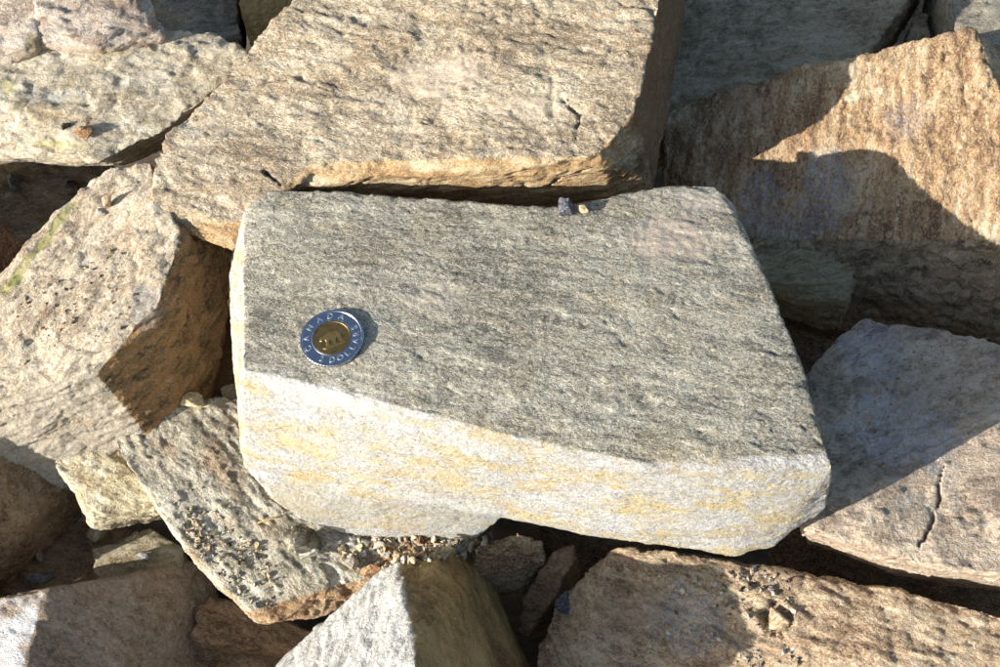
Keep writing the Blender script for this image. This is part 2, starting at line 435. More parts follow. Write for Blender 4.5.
# ---- right tan slab
f3 = frame((0.12, 0.85, 0.45), (-0.2, -0.45, 0.87))
top = PP([(662,162,-52),(664,112,-46),(700,95,-38),(800,64,-18),(890,45,-6),(973,26,4),(992,70,0),(1012,115,-6),(1080,240,-26),
          (1000,252,-40),(908,229,-43),(848,212,-42),(752,240,-58)])
low = PP([(862,302,-90),(1000,335,-84),(1080,345,-80),(1060,120,-40)])
bot = [np.array(a) for a in ((90,95,-110),(230,60,-110),(250,190,-110),(110,170,-110))]
m3 = rock_material('ochre_schist', ((116,86,58),(186,150,106),(216,196,162)), f3, alt=((84,70,52),(140,120,92),(168,148,118),(188,170,140)), altscale=(40,14,3),
    stain=(160,112,66), stain_amt=0.35, seed=9.0, streak=(34,4,1.3), mica=0.5, dark=0.3, grain=0.8, speck=0.6)
rock('ochre_block', 'tan stone at the right with a sunlit face crossed by a beak-shaped shadow', [top + low + bot], m3, f3, voxel=1.1, seed=3,
     low=1.4, terr=1.0, tscale=(30,6,2.2), altfaces=[((0.1,-0.9,-0.2), 0.5, 0.72)], patches=[(850,98,9,6,(214,206,170),1.0)], micas=[(762,205,24,40,0.95),(825,190,28,50,0.9),(790,230,50,16,0.7),(905,120,30,30,0.35)])

# ---- right slab in the shade of the middle stone
f4 = frame((1, 0.3, 0), (0, 0.1, 1))
top = PP([(798,380,-52),(822,350,-50),(860,315,-48),(940,328,-44),(1000,344,-41),(1100,362,-36),(1120,590,-32),(1000,574,-37),(920,566,-41),(880,548,-44),(835,533,-44),(800,529,-44),(806,450,-50)])
bot = base_pts(top, -92, 0.86, (4, 10))
m4 = rock_material('mauve_rock', ((138,119,100),(184,163,138),(204,187,162)), f4, stain=(130,104,88), stain_amt=0.3, seed=13.0, mica=0.35, streak=(14,9,5), dark=0.25, grain=0.6, speck=0.5)
rock('mauve_stone', 'dusty mauve-brown slab at the right, half in the coin stone\'s shadow, thin crack', [top + bot], m4, f4, voxel=0.9, seed=4,
     low=1.6, terr=0.5, rough=0.31, pits=0.5, micas=[(900,430,70,44,0.6),(870,350,44,34,0.6)], cracks=[([(940,452),(943,468),(939,484),(940,500),(934,514),(929,530),(918,548),(912,562)], 1.1, 3.2)])

# ---- lower right rough stone
f5 = frame((1, -0.35, 0), (0, 0.1, 1))
top = PP([(536,648,-108),(560,600,-98),(612,547,-72),(680,552,-64),(742,560,-64),(790,564,-66),(850,583,-66),(1000,613,-62),(1100,630,-58),(1120,780,-66),(560,780,-110),(540,690,-112)])
bot = base_pts(top, -140, 0.9)
m5 = rock_material('brown_stone', ((126,100,74),(186,160,126),(214,194,162)), f5, stain=(138,92,54), stain_amt=0.4, seed=17.0, mica=0.3, dark=0.3, grain=0.7, speck=0.6)
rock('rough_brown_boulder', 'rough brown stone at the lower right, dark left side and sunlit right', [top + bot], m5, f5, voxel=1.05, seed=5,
     low=2.6, terr=1.1, rough=0.37, pits=1.0, micas=[(690,620,44,44,0.7)], dents=[(775,618,20,22,4)], patches=[(640,610,66,50,(128,102,80),0.6)])  # brown patch: weathered tone, also painted to deepen the shade at left

# ---- tent-shaped stone at the bottom
f6 = frame((0.3, -0.9, 0), (0.6, 0, 0.7))
top = PP([(396,556,-74),(416,667,-19),(434,770,-24),(272,667,-104),(190,745,-112),(440,546,-84),(480,558,-104),(532,667,-122),(575,770,-125)])
bot = base_pts(top, -160, 0.9)
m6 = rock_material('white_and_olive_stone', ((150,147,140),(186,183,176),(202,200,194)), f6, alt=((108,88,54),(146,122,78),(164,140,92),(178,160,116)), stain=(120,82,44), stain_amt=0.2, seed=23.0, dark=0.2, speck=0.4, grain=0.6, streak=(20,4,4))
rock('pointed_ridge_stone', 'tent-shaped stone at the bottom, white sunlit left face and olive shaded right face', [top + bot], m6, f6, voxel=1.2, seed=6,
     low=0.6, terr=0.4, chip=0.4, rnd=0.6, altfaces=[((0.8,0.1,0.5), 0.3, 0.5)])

# ---- long slab under the middle stone, lower left
f7 = frame((0.75, -0.65, -0.1), (0.1, 0.1, 1))
top = PP([(110,440,-74),(165,404,-72),(245,392,-72),(165,520,-80),(186,550,-84),(212,578,-88),(246,612,-92),(372,577,-92),(480,546,-92),(510,480,-84)])
low = PP([(262,626,-102),(312,624,-104),(372,592,-102),(200,572,-100)])
bot = base_pts(top, -112, 0.9, (3, 8))
m7 = rock_material('grey_tan_slab', ((134,124,104),(186,176,152),(212,206,188)), f7, alt=((140,104,70),(172,136,96),(190,158,118),(206,182,146)), stain=(170,120,66), stain_amt=0.35, seed=29.0, streak=(26,2.2,2.5), speck=0.7, altscale=(30,10,4))
rock('streaked_flat_stone', 'long grey-tan slab sticking out lower left from under the coin stone, strewn with grit', [top + low + bot], m7, f7, voxel=0.9, seed=7,
     low=1.2, terr=1.0, rough=0.31, pits=0.25, altfaces=[((0.2,-0.95,0.1), 0.5, 0.75)])

# ---- yellowish block left of the slab
f8 = frame((0.8, -0.4, 0), (0, 0, 1))
top = PP([(47,452,-82),(62,437,-82),(125,428,-82),(172,505,-90),(150,495,-88),(88,518,-92)])
low = PP([(92,532,-104),(150,512,-106)])
bot = base_pts(top, -118, 0.85, (0, 6))
m8 = rock_material('cream_stone', ((140,124,92),(196,182,146),(222,212,184)), f8, stain=(176,134,74), stain_amt=0.4, seed=33.0, streak=(9,6,3), grain=0.7, speck=0.6)
rock('cream_block', 'small cream and yellow block left of the long gritty slab', [top + low + bot], m8, f8, voxel=0.9, seed=8, low=1.2, terr=0.8)

# ---- left boulder with shaded brown side
f9 = frame((0.7, 0.6, 0.1), (-0.2, 0.1, 1))
top = PP([(-80,420,-50),(-70,345,-46),(0,292,-36),(60,203,-24),(108,166,-18),(150,158,-14),(182,238,-14),(160,300,-20),(97,374,-34),(0,387,-42)])
low = PP([(229,252,-46),(231,312,-64),(196,380,-74),(162,413,-72),(100,430,-68),(0,441,-72),(-80,455,-74)])
bot = [np.array(a) for a in ((-250,-20,-110),(-150,-15,-110),(-140,60,-110),(-250,60,-110))]
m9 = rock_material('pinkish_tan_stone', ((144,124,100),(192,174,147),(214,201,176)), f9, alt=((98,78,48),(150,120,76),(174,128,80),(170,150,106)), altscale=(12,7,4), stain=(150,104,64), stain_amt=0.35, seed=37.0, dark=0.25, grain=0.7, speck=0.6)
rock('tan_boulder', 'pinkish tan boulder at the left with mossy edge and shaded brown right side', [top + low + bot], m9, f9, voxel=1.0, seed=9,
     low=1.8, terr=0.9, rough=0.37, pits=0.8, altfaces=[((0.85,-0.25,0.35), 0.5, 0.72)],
     facepatches=[((-0.3,-0.85,0.35), 0.72, 0.9, (178,169,152), 0.7)],
     patches=[(36+k*4.2, 250-k*5.6, 9, 9, (150-k,146-k,88), 0.8) for k in range(-7,9)]+[(16,280,12,9,(120,124,62),0.9),(58,222,6,6,(140,140,78),0.6),(150,310,16,34,(150,146,142),0.6)],
     cracks=[([(182,292),(190,330),(172,372)], 2.0, 3)])

# ---- pale bed at the top left
f10 = frame((1, 0.1, 0), (0, -0.1, 1))
top = PP([(-90,160,-40),(0,140,-34),(100,163,-30),(165,132,-26),(258,58,-14),(214,28,-10),(165,36,-8),(40,36,-4),(-90,40,-2)])
bot = base_pts(top, -80, 0.86, (0, 34))
m10 = rock_material('pale_stone', ((152,137,112),(199,186,160),(220,209,188)), f10, stain=(196,160,104), stain_amt=0.35, seed=41.0, dark=0.3, streak=(26,7,1.4), grain=0.6, speck=0.5)
rock('pale_flat_stone', 'pale cream slab at the upper left between boulders, thinly streaked', [top + bot], m10, f10, voxel=1.1, seed=10, low=1.8, terr=1.0,
     patches=[(8,88,14,10,(186,176,100),0.55),(50,95,50,14,(176,178,176),0.6),(60,145,50,6,(200,190,130),0.6)])

# ---- stone on the bed, top left
top = PP([(36,42,-2),(100,48,-3),(170,38,-6),(150,18,0),(128,-4,8),(120,-60,12),(24,-60,12),(32,0,10)])
bot = base_pts(top, -14, 0.98)
m11 = rock_material('rosy_stone', ((150,130,112),(196,178,158),(216,204,188)), f10, stain=(170,136,104), stain_amt=0.3, seed=45.0, dark=0.25, streak=(20,10,1.6), grain=0.6, speck=0.4)
rock('rosy_layered_stone', 'rosy layered stone lying on the pale slab at the top left', [top + bot], m11, f10, voxel=1.1, seed=11, low=1.6, terr=1.1)
top = PP([(-90,60,-3),(0,56,-3),(40,46,-2),(42,10,5),(38,-60,10),(-90,-60,10)])
bot = base_pts(top, -12, 0.95)
rock('mossy_tan_stone', 'tan stone in the top left corner with a little moss at its foot', [top + bot], m11, f10, voxel=1.2, seed=12, low=2.0, terr=0.9,
     patches=[(34,40,14,12,(140,126,66),0.6)])

# ---- shaded stones at the top
m13 = rock_material('slate_blue_stone', ((124,114,98),(160,148,126),(182,172,150)), f10, stain=(116,94,56), stain_amt=0.5, seed=49.0, mica=0.4, dark=0.3, grain=0.6, speck=0.3)
top = PP([(120,-80,-46),(240,-80,-46),(242,38,-46),(150,46,-46)])
rock('shaded_blue_grey_stone', 'blue-grey stone in shade at the top edge behind the pale slab', [top + base_pts(top, -90, 0.95)], m13, f10, voxel=1.3, seed=13, low=2)
m14 = rock_material('olive_stone', ((110,94,58),(146,128,86),(168,152,110)), f9, stain=(110,76,40), stain_amt=0.4, seed=53.0, dark=0.3, grain=0.6, speck=0.3)
top = PP([(232,-80,-18),(240,0,-20),(262,56,-30),(340,40,-56),(350,-80,-56)])
rock('olive_stone', 'olive-brown stone in shade at the top edge left of the tan block', [top + base_pts(top, -90, 0.98)], m14, f9, voxel=1.3, seed=14, low=2)
f15 = frame((1, 0.12, 0), (0, -0.2, 1))
m15 = rock_material('blue_grey_slab', ((134,120,94),(180,162,130),(202,186,156)), f15, stain=(140,108,66), stain_amt=0.4, seed=57.0, mica=0.25, dark=0.35, grain=0.6, speck=0.4)
top = PP([(640,-90,-36),(960,-90,-36),(905,5,-40),(872,50,-42),(800,85,-46),(700,120,-50),(640,130,-50)])
rock('shaded_back_stone', 'broad grey-brown slab in shade behind the tan stones at the top right', [top + base_pts(top, -90, 0.95)], m15, f15, voxel=1.1, seed=15, low=1.5, terr=1.2)
top = PP([(905,40,-58),(915,8,-56),(930,14,-58),(932,45,-62)])
rock('wedge_chip', 'small tan wedge stone in the dark gap at the top right', [top + base_pts(top, -80, 1.0)], m8, f8, voxel=1.0, seed=16, low=0.8, terr=0.5)
top = PP([(945,-80,-22),(948,10,-26),(958,40,-30),(1000,110,-36),(1100,140,-36),(1100,-80,-20)])
rock('blue_grey_stone', 'blue-grey stone in shade at the top right corner', [top + base_pts(top, -90, 0.97)], m13, f15, voxel=1.2, seed=17, low=2)

# ---- block under the right tan stone
f18 = frame((1, 0.1, 0.1), (0, 0.3, 1))
top = PP([(748,242,-54),(762,234,-52),(862,226,-53),(868,238,-56),(848,298,-70),(838,302,-72),(800,288,-68),(752,278,-64)])
low = PP([(840,334,-98),(836,330,-100)])
m18 = rock_material('grey_olive_block', ((130,116,86),(172,156,122),(190,178,146)), f18, stain=(118,92,52), stain_amt=0.5, seed=61.0, mica=0.3, dark=0.3, grain=0.6, speck=0.4)
rock('undercut_block', 'grey-olive block with a pale corner edge tucked under the right tan stone', [top + low + base_pts(top, -112, 0.8, (0, 16))], m18, f18, voxel=0.9, seed=18, low=1.2, terr=1.5)

# ---- lower left group
f20 = frame((0.9, -0.4, 0), (0.3, 0, 1))
m20 = rock_material('dark_brown_stone', ((104,78,54),(156,124,90),(180,152,116)), f20, stain=(130,82,40), stain_amt=0.5, seed=65.0, dark=0.3, grain=0.6, speck=0.4)
top = PP([(-80,450,-56),(0,444,-76),(58,436,-98),(76,490,-112),(42,518,-112),(0,546,-104),(-80,590,-84)])
rock('brown_banded_stone', 'brown banded stone in shade at the left edge below the tan boulder', [top + base_pts(top, -140, 0.95)], m20, f20, voxel=1.0, seed=20, low=1.2, terr=0.8)
m21 = rock_material('lit_end_brown_stone', ((128,108,86),(166,144,120),(186,168,148)), f20, alt=((196,190,186),(212,208,204),(222,220,216),(230,228,226)), stain=(130,92,60), stain_amt=0.25, seed=69.0, dark=0.25, grain=0.5, speck=0.4)  # near-white alt colour paints the sunlight on the sun-facing end
top = PP([(-90,620,-112),(0,597,-100),(48,588,-96),(130,572,-116),(205,556,-134),(214,572,-138),(216,606,-142),(184,690,-146),(150,780,-146),(10,780,-86),(24,667,-90),(-90,780,-110)])
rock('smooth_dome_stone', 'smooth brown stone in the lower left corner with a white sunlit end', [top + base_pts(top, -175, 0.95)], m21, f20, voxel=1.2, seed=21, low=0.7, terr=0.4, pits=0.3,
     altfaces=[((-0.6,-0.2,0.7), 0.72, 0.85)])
top = PP([(90,548,-122),(150,525,-122),(186,546,-124),(182,580,-128),(94,582,-128)])
rock('small_grey_brown_block', 'small grey-brown block behind the smooth lower left stone', [top + base_pts(top, -160, 0.95)], m18, f18, voxel=1.0, seed=22, low=1.0, terr=0.8)
top = PP([(-80,545,-140),(100,520,-138),(140,530,-138),(120,600,-142),(-80,620,-142)])
rock('dark_deep_stone', 'dark brown slab deep in the gap at the lower left', [top + base_pts(top, -175, 0.95)], m20, f20, voxel=1.2, seed=23, low=1.5, terr=1.4)
top = PP([(205,594,-128),(240,600,-128),(325,630,-128),(310,655,-130),(190,640,-130)])
rock('shaded_thin_stone', 'shaded brown thin slab under the gritty slab at the bottom', [top + base_pts(top, -150, 0.97)], m20, f20, voxel=1.1, seed=24, low=1.0)
top = PP([(180,640,-142),(300,648,-142),(310,740,-142),(150,740,-146)])
rock('shaded_bottom_stone', 'shaded brown slab at the bottom edge between the white-ended and tent-shaped stones', [top + base_pts(top, -175, 0.97)], m20, f20, voxel=1.2, seed=25, low=1.0)

# ---- hole at the left
top = PP([(-80,130,-80),(110,130,-80),(110,230,-84),(60,300,-88),(-80,320,-88)])
rock('shaded_hollow_stone', 'brown slab in the shaded hollow at the left edge', [top + base_pts(top, -120, 0.97)], m15, f20, voxel=1.2, seed=26, low=2.0, terr=1.2)
top = PP([(-130,140,-36),(-60,190,-36),(-60,215,-44),(-130,330,-36),(0,222,-66),(27,242,-70),(20,275,-76),(-60,300,-76)])  # unseen left end raised to keep the sun out of the hollow
rock('reddish_hollow_stone', 'reddish brown stone at the bottom of the left hollow', [top + base_pts(top, -88, 0.97)],
     rock_material('reddish_stone', ((112,76,50),(156,110,76),(172,134,98)), f20, stain=(140,70,34), stain_amt=0.6, seed=73.0), f20, voxel=1.1, seed=27, low=1.4)

# ---- gap between left boulder and middle stone
top = PP([(160,405,-98),(200,360,-94),(228,300,-90),(262,300,-90),(262,420,-98)])
rock('rusty_gap_stone', 'rusty brown stone in the gap left of the coin stone', [top + base_pts(top, -125, 0.97)], m9, f9, voxel=1.1, seed=28, low=1.6,
     facepatches=[((0,0,1), -2, -1.5, (104,76,44), 0.9)])

# ---- stones under the front of the middle stone
top = PP([(470,562,-92),(482,540,-86),(512,530,-84),(545,540,-86),(548,562,-94),(510,574,-100),(480,580,-100)])
rock('rusty_cracked_chunk', 'rusty cracked chunk wedged under the front of the coin stone', [top + base_pts(top, -125, 0.9)],
     rock_material('rusty_chunk', ((110,80,48),(160,130,90),(196,172,134)), f5, stain=(150,88,40), stain_amt=0.7, seed=77.0), f5, voxel=0.95, seed=29, low=1.2, terr=1.0)
top = PP([(514,632,-124),(522,600,-112),(552,548,-92),(576,540,-92),(578,556,-94),(562,590,-104),(528,640,-124)])
rock('upright_sliver', 'smooth grey-brown sliver of stone standing in the dark gap below the coin stone', [top + base_pts(top, -140, 0.9, (4, 4))], m20, frame((0.5,0.8,0.5),(0.8,-0.4,0)), voxel=0.9, seed=30, low=0.6, terr=0.3)

# ---- stones deep in the gaps
m_deep = rock_material('deep_stone', ((84,68,50),(128,106,80),(156,134,104)), f20, stain=(120,84,48), stain_amt=0.4, seed=81.0, dark=0.4)
for k, (lab, pl) in enumerate((
    ('dark stone deep under the front of the coin stone, beside the upright sliver', [(535,515,-112),(600,500,-108),(668,530,-110),(640,580,-122),(560,590,-126)]),
    ('dark stone deep in the black slot between mauve slab and lower right stone', [(775,520,-104),(1040,560,-100),(1040,610,-112),(900,590,-112),(775,560,-112)]),
    ('dark stone deep in the black hole right of the coin stone', [(740,300,-122),(850,320,-120),(860,370,-122),(800,420,-124),(760,390,-126)]))):
    tp = PP(pl)
    rock('deep_gap_stone', lab, [tp + base_pts(tp, -150, 0.95)], m_deep, f20, voxel=1.2, seed=40 + k, low=1.6, terr=1.2)

# ---- ground
gm, gt, gb = new_mat('dark_soil'); q = NB(gt)
tc = q.n('ShaderNodeTexCoord')
q.put(gb.inputs['Base Color'], q.ramp(q.noise(tc.outputs['Object'], 8, 0.7, 0, 60), [(0.3, srgb((52,44,36))), (0.7, srgb((120,104,86)))]))
gb.inputs['Roughness'].default_value = 0.95
N = 160; R = 6000.0
g = np.linspace(-1, 1, N); g = np.sign(g) * np.abs(g) ** 2.2 * R
X, Y = np.meshgrid(g, g, indexing='ij')
pp = np.stack([X.ravel(), Y.ravel(), np.zeros(N * N)], 1)
Z = -172 + 8 * fbm(pp / 60 + 3, 4) + 3 * fbm(pp / 14, 3)
pp[:, 2] = Z
me = bpy.data.meshes.new('ground')
idx = np.arange(N * N).reshape(N, N)
fc = np.stack([idx[:-1, :-1], idx[1:, :-1], idx[1:, 1:], idx[:-1, 1:]], -1).reshape(-1, 4)
me.from_pydata((pp * MM).tolist(), [], fc.tolist()); me.materials.append(gm)
me.polygons.foreach_set('use_smooth', np.ones(len(me.polygons), bool))
go = bpy.data.objects.new('ground', me); col.objects.link(go); go['kind'] = 'structure'; go['label'] = 'dark soil under the pile of stones'
# ------------------------------------------------------------------ surface lookup: nearest stone surface along a sight line
BIN = 2.5
GW, GH = int(1100 / BIN), int(760 / BIN)
depth = np.full((GH, GW), 1e9, np.float32); surf = np.zeros((GH, GW, 3), np.float32)
def to_px(p):
    v = p - CAM; zc = v @ FWD
    return 500 + F * (v @ RGT) / zc, 333.5 - F * (v @ UPV) / zc, zc
for nm, (o_, pts_) in ROCKS.items():
    x_, y_, z_ = to_px(pts_)
    ix = ((x_ + 50) / BIN).astype(int); iy = ((y_ + 45) / BIN).astype(int)
    ok = (ix >= 0) & (ix < GW) & (iy >= 0) & (iy < GH)
    ix, iy, z_, pp_ = ix[ok], iy[ok], z_[ok], pts_[ok]
    od = np.argsort(-z_); ix, iy, z_, pp_ = ix[od], iy[od], z_[od], pp_[od]
    best = np.full((GH, GW), 1e9, np.float32); bp_ = np.zeros((GH, GW, 3), np.float32)
    best[iy, ix] = z_; bp_[iy, ix] = pp_
    k = best < depth; depth[k] = best[k]; surf[k] = bp_[k]
def hit(px, py):
    ix, iy = int((px + 50) / BIN), int((py + 45) / BIN)
    ix = min(max(ix, 1), GW - 2); iy = min(max(iy, 1), GH - 2)
    sub = depth[iy-1:iy+2, ix-1:ix+2]; j = np.unravel_index(np.argmin(sub), (3, 3))
    d = depth[iy, ix] if depth[iy, ix] < 1e8 else sub[j]
    if d > 1e8: return P(px, py, -150)
    return CAM + ray(px, py) * (d / float(ray(px, py) @ FWD))

def chunk(seed, sub=2, ang=0.55):
    """unit angular stone: hull of random points, bevelled by subdivision and noise"""
    r = np.random.default_rng(seed)
    p = r.normal(size=(11, 3)); p /= np.linalg.norm(p, axis=1)[:, None]; p *= r.uniform(0.75, 1.0, (11, 1))
    b2 = bmesh.new(); vv = [b2.verts.new(Vector(x)) for x in p]
    rr = bmesh.ops.convex_hull(b2, input=vv)
    dead = [g_ for g_ in set(rr['geom_interior'] + rr['geom_unused']) if isinstance(g_, bmesh.types.BMVert) and g_.is_valid]
    bmesh.ops.delete(b2, geom=dead, context='VERTS')
    bmesh.ops.bevel(b2, geom=list(b2.edges), offset=0.07, segments=1, affect='EDGES')
    bmesh.ops.triangulate(b2, faces=b2.faces)
    if sub: bmesh.ops.subdivide_edges(b2, edges=list(b2.edges), cuts=sub, use_grid_fill=True)
    bmesh.ops.triangulate(b2, faces=b2.faces)
    c = np.array([v.co for v in b2.verts]); nn = np.array([v.normal for v in b2.verts])
    c = c + nn * (0.10 * fbm(c * 2.3 + seed, 3))[:, None]
    f = np.array([[v.index for v in fc_.verts] for fc_ in b2.faces])
    b2.free()
    return c, f

def rotm(r):
    from mathutils import Euler
    return np.array(Euler(r).to_matrix())

def pebble(name, label, px, py, wx, wy, mat, seed, hgt=0.7, tilt=(0, 0, 0), cat='stone', group=None, sink=0.25, off=None):
    """small loose stone: wx / wy its size in the photo in pixels"""
    c, f = chunk(seed, 3)
    c = c / np.abs(c).max(0)
    h = hit(px, py)
    sx_ = wx / 2.32 / 2; sy_ = wy / 1.95 / 2; sz_ = hgt * min(sx_, sy_)
    c = (c * np.array([sx_, sy_, sz_])) @ rotm(tilt).T
    zmin = c[:, 2].min()
    c = c - np.array([0, 0, zmin])
    me = bpy.data.meshes.new(name); me.from_pydata((c * MM).tolist(), [], f.tolist())
    me.materials.append(mat); me.polygons.foreach_set('use_smooth', np.zeros(len(me.polygons), bool)); me.update()
    o = bpy.data.objects.new(name, me); col.objects.link(o)
    o.location = Vector((h + np.array([0, 0, -sink * (-zmin)])) * MM) if off is None else Vector((h + np.array(off)) * MM)
    tag(o, label, cat, group)
    return o

SM = frame((1, 0.3, 0.2), (0, 0.2, 1))
def smat(name, cols, seed, **k): return rock_material(name, cols, SM, seed=seed, streak=(8, 4, 2), use_patch=False, **k)
pm_dark = smat('dark_blue_grey_stone', ((44,46,54),(66,70,82),(96,100,112)), 101.0, mica=0.8, stain_amt=0.0)
pm_pale = smat('pale_chip', ((164,154,136),(208,200,184),(228,222,210)), 103.0, stain_amt=0.15, dark=0.2)
pm_cream = smat('cream_chip', ((176,154,110),(214,194,150),(230,216,182)), 105.0, stain_amt=0.3, dark=0.2)
pm_rust = smat('rust_chip', ((110,78,48),(156,112,70),(180,140,96)), 107.0, stain_amt=0.4, dark=0.3)
pm_grey = smat('grey_chip', ((104,100,96),(142,138,132),(172,168,160)), 109.0, stain_amt=0.1, dark=0.3)
pm_tan = smat('tan_chip', ((136,112,82),(182,156,120),(208,188,156)), 111.0, stain_amt=0.3, dark=0.3)
pm_moss = smat('mossy_dark_stone', ((58,54,40),(110,102,80),(176,168,148)), 113.0, stain_amt=0.2, speck=0.3, grain=0.4, blotch=0.9)

pebble('dark_pebble', 'dark blue-grey pebble with a white facet in the crack behind the coin stone', 566, 209, 20, 19, pm_dark, 3, 0.95, (0.3, 0.4, 0.3))
pebble('pink_pebble', 'tiny pinkish pebble right of the dark blue-grey pebble', 583, 211, 13, 10, pm_tan, 4, 0.9, sink=0.0)
pebble('mossy_stone', 'pale stone with dark mossy top poking out under the coin stone\'s front left', 306, 548, 46, 26, pm_moss, 5, 1.3, (0, 0.1, -0.15), sink=0.1)
pebble('pale_point_chip', 'pale pointed chip just below the dark mossy stone', 312, 556, 26, 14, pm_pale, 6, 0.7)
pebble('grey_flake', 'pale grey flake standing upright in the lower left gap', 42, 556, 15, 18, pm_pale, 7, 1.6, (0.2, 0.1, 0.2))
pebble('flat_grey_flake', 'flat grey flake in the dark gap above the white-ended stone', 40, 578, 36, 14, pm_grey, 8, 0.5)
pebble('yellow_chip', 'sunlit yellow triangular chip below the cream and yellow block', 100, 538, 32, 28, pm_cream, 9, 0.9, (0.3, 0, 0.4))
pebble('glossy_dark_stone', 'glossy dark blue stone in the gap beside the upright sliver', 563, 604, 20, 24, pm_dark, 10, 1.0, (0.2, 0.3, 0.5))
pebble('cream_tip_chip', 'cream chip lit by the sun at the tip of the tent-shaped stone', 446, 556, 24, 12, pm_cream, 11, 0.8, (0.3, 0, 0.6))
pebble('rusty_pebble', 'rusty orange pebble left of the tent-shaped stone\'s tip', 372, 573, 28, 14, pm_rust, 12, 0.9)
pebble('tan_pebble', 'tan pebble in rubble between coin stone and tent-shaped stone', 384, 552, 18, 14, pm_tan, 13, 0.9)
pebble('pale_pebble', 'pale pebble left of the rusty orange pebble', 352, 566, 18, 16, pm_pale, 14, 0.9)
pebble('cream_gap_pebble', 'cream pebble touching the coin stone\'s left side in the gap', 232, 396, 24, 18, pm_cream, 15, 0.9)
pebble('cream_chunk', 'cream chunk at the foot of the left boulder\'s brown side', 192, 406, 48, 24, pm_cream, 16, 0.8, (0.1, 0.1, 0.2))
pebble('standing_flake', 'thin brown flake standing on the left boulder, casting a short shadow', 108, 206, 13, 8, pm_tan, 17, 2.6, (0.2, 0.25, 0.5))
pebble('white_flake', 'small white flake lying left of the thin standing flake', 100, 214, 16, 10, pm_pale, 18, 0.6)
pebble('knob_stone', 'tan knob with a rusty top on the lower right rough stone', 776, 622, 28, 20, pm_tan, 19, 1.0)
pebble('hollow_cube_stone', 'squarish grey stone in the left hollow', 14, 186, 26, 20, pm_grey, 20, 1.1, (0.3, 0.3, 0.4))
pebble('hollow_fin_stone', 'fin-shaped olive stone sticking up in the left hollow', 72, 192, 22, 14, pm_moss, 21, 1.2, (0.3, 0.6, 0.4))
pebble('brown_nub', 'brown nub at the front edge of the pale upper left slab', 86, 134, 22, 12, pm_rust, 22, 0.9)
pebble('dark_nub', 'small dark brown nub left of the other nub on the pale slab', 66, 127, 12, 8, pm_moss, 23, 0.9)
pebble('grey_block_pebble', 'grey pebble resting on the small grey-brown block', 146, 556, 18, 12, pm_grey, 24, 0.9)

# dry grass stem
def stem():
    a, b_ = hit(258, 524), hit(286, 519)
    bm = bmesh.new(); rings = []
    for k in range(9):
        t = k / 8; c = a * (1 - t) + b_ * t + np.array([0, 0, 1.2 + 1.5 * math.sin(t * 3.1)])
        r_ = 0.5 * (1 - 0.6 * t)
        rings.append([bm.verts.new(Vector((c + np.array([0, math.cos(x) * r_, math.sin(x) * r_])) * MM)) for x in np.linspace(0, 2 * math.pi, 7)[:-1]])
    for r0, r1 in zip(rings[:-1], rings[1:]):
        for k in range(6): bm.faces.new((r0[k], r0[(k + 1) % 6], r1[(k + 1) % 6], r1[k]))
    bm.faces.new(rings[0]); bm.faces.new(rings[-1])
    me = bpy.data.meshes.new('grass_stem'); bm.to_mesh(me); bm.free()
    m, t, b = new_mat('straw'); q = NB(t); tc = q.n('ShaderNodeTexCoord')
    q.put(b.inputs['Base Color'], q.ramp(q.noise(tc.outputs['Object'], 3, 0.6, 0, 400), [(0.3, srgb((170,140,70))), (0.7, srgb((214,192,120)))]))
    b.inputs['Roughness'].default_value = 0.7
    me.materials.append(m)
    o = bpy.data.objects.new('grass_stem', me); col.objects.link(o); tag(o, 'short yellow dry grass stem beside the coin stone\'s lower left', 'grass stem')
stem()

# grit: uncountable crumbs lying on the stones
VARS = [chunk(200 + k, 0) for k in range(8)]
def grit(name, label, region, count, size, mats, seed):
    r = np.random.default_rng(seed); V = []; Fc = []; MI = []; base = 0
    poly = np.array(region, float)
    def inside(x, y):
        c = False; j = len(poly) - 1
        for i in range(len(poly)):
            if (poly[i, 1] > y) != (poly[j, 1] > y) and x < (poly[j, 0] - poly[i, 0]) * (y - poly[i, 1]) / (poly[j, 1] - poly[i, 1]) + poly[i, 0]: c = not c
            j = i
        return c
    k = 0
    clump = r.uniform(poly.min(0), poly.max(0), (12, 2))
    while k < count:
        if r.random() < 0.6:
            x, y = clump[r.integers(12)] + r.normal(0, 9, 2)
        else: x, y = r.uniform(poly.min(0), poly.max(0))
        if not inside(x, y):
            k += 0.02; continue
        h = hit(x, y); s = size[0] + (size[1] - size[0]) * r.random() ** 5
        c, f = VARS[r.integers(8)]
        c = (c * np.array([s, s * r.uniform(.6, 1), s * r.uniform(.4, .8)])) @ rotm(tuple(r.uniform(-3, 3, 3))).T + h + np.array([0, 0, s * 0.05])
        V.append(c); Fc.append(f + base); base += len(c); MI += [int(r.integers(len(mats)))] * len(f); k += 1
    V = np.concatenate(V); Fc = np.concatenate(Fc)
    me = bpy.data.meshes.new(name); me.from_pydata((V * MM).tolist(), [], Fc.tolist())
    for m in mats: me.materials.append(m)
    me.polygons.foreach_set('material_index', np.array(MI, np.int32)); me.update()
    o = bpy.data.objects.new(name, me); col.objects.link(o); tag(o, label, 'grit', kind='stuff')
grit('grit', 'coarse grit strewn along the edge of the long lower left slab', [(165,500),(205,485),(285,575),(275,612),(245,605),(190,545)], 700, (0.2, 2.2), [pm_tan, pm_tan, pm_cream, pm_grey, pm_moss], 1)
grit('grit', 'loose rubble between coin stone and tent-shaped stone', [(335,538),(480,538),(500,530),(470,560),(400,562),(370,572),(345,562)], 900, (0.3, 4.2), [pm_pale, pm_tan, pm_tan, pm_cream, pm_rust, pm_moss], 2)
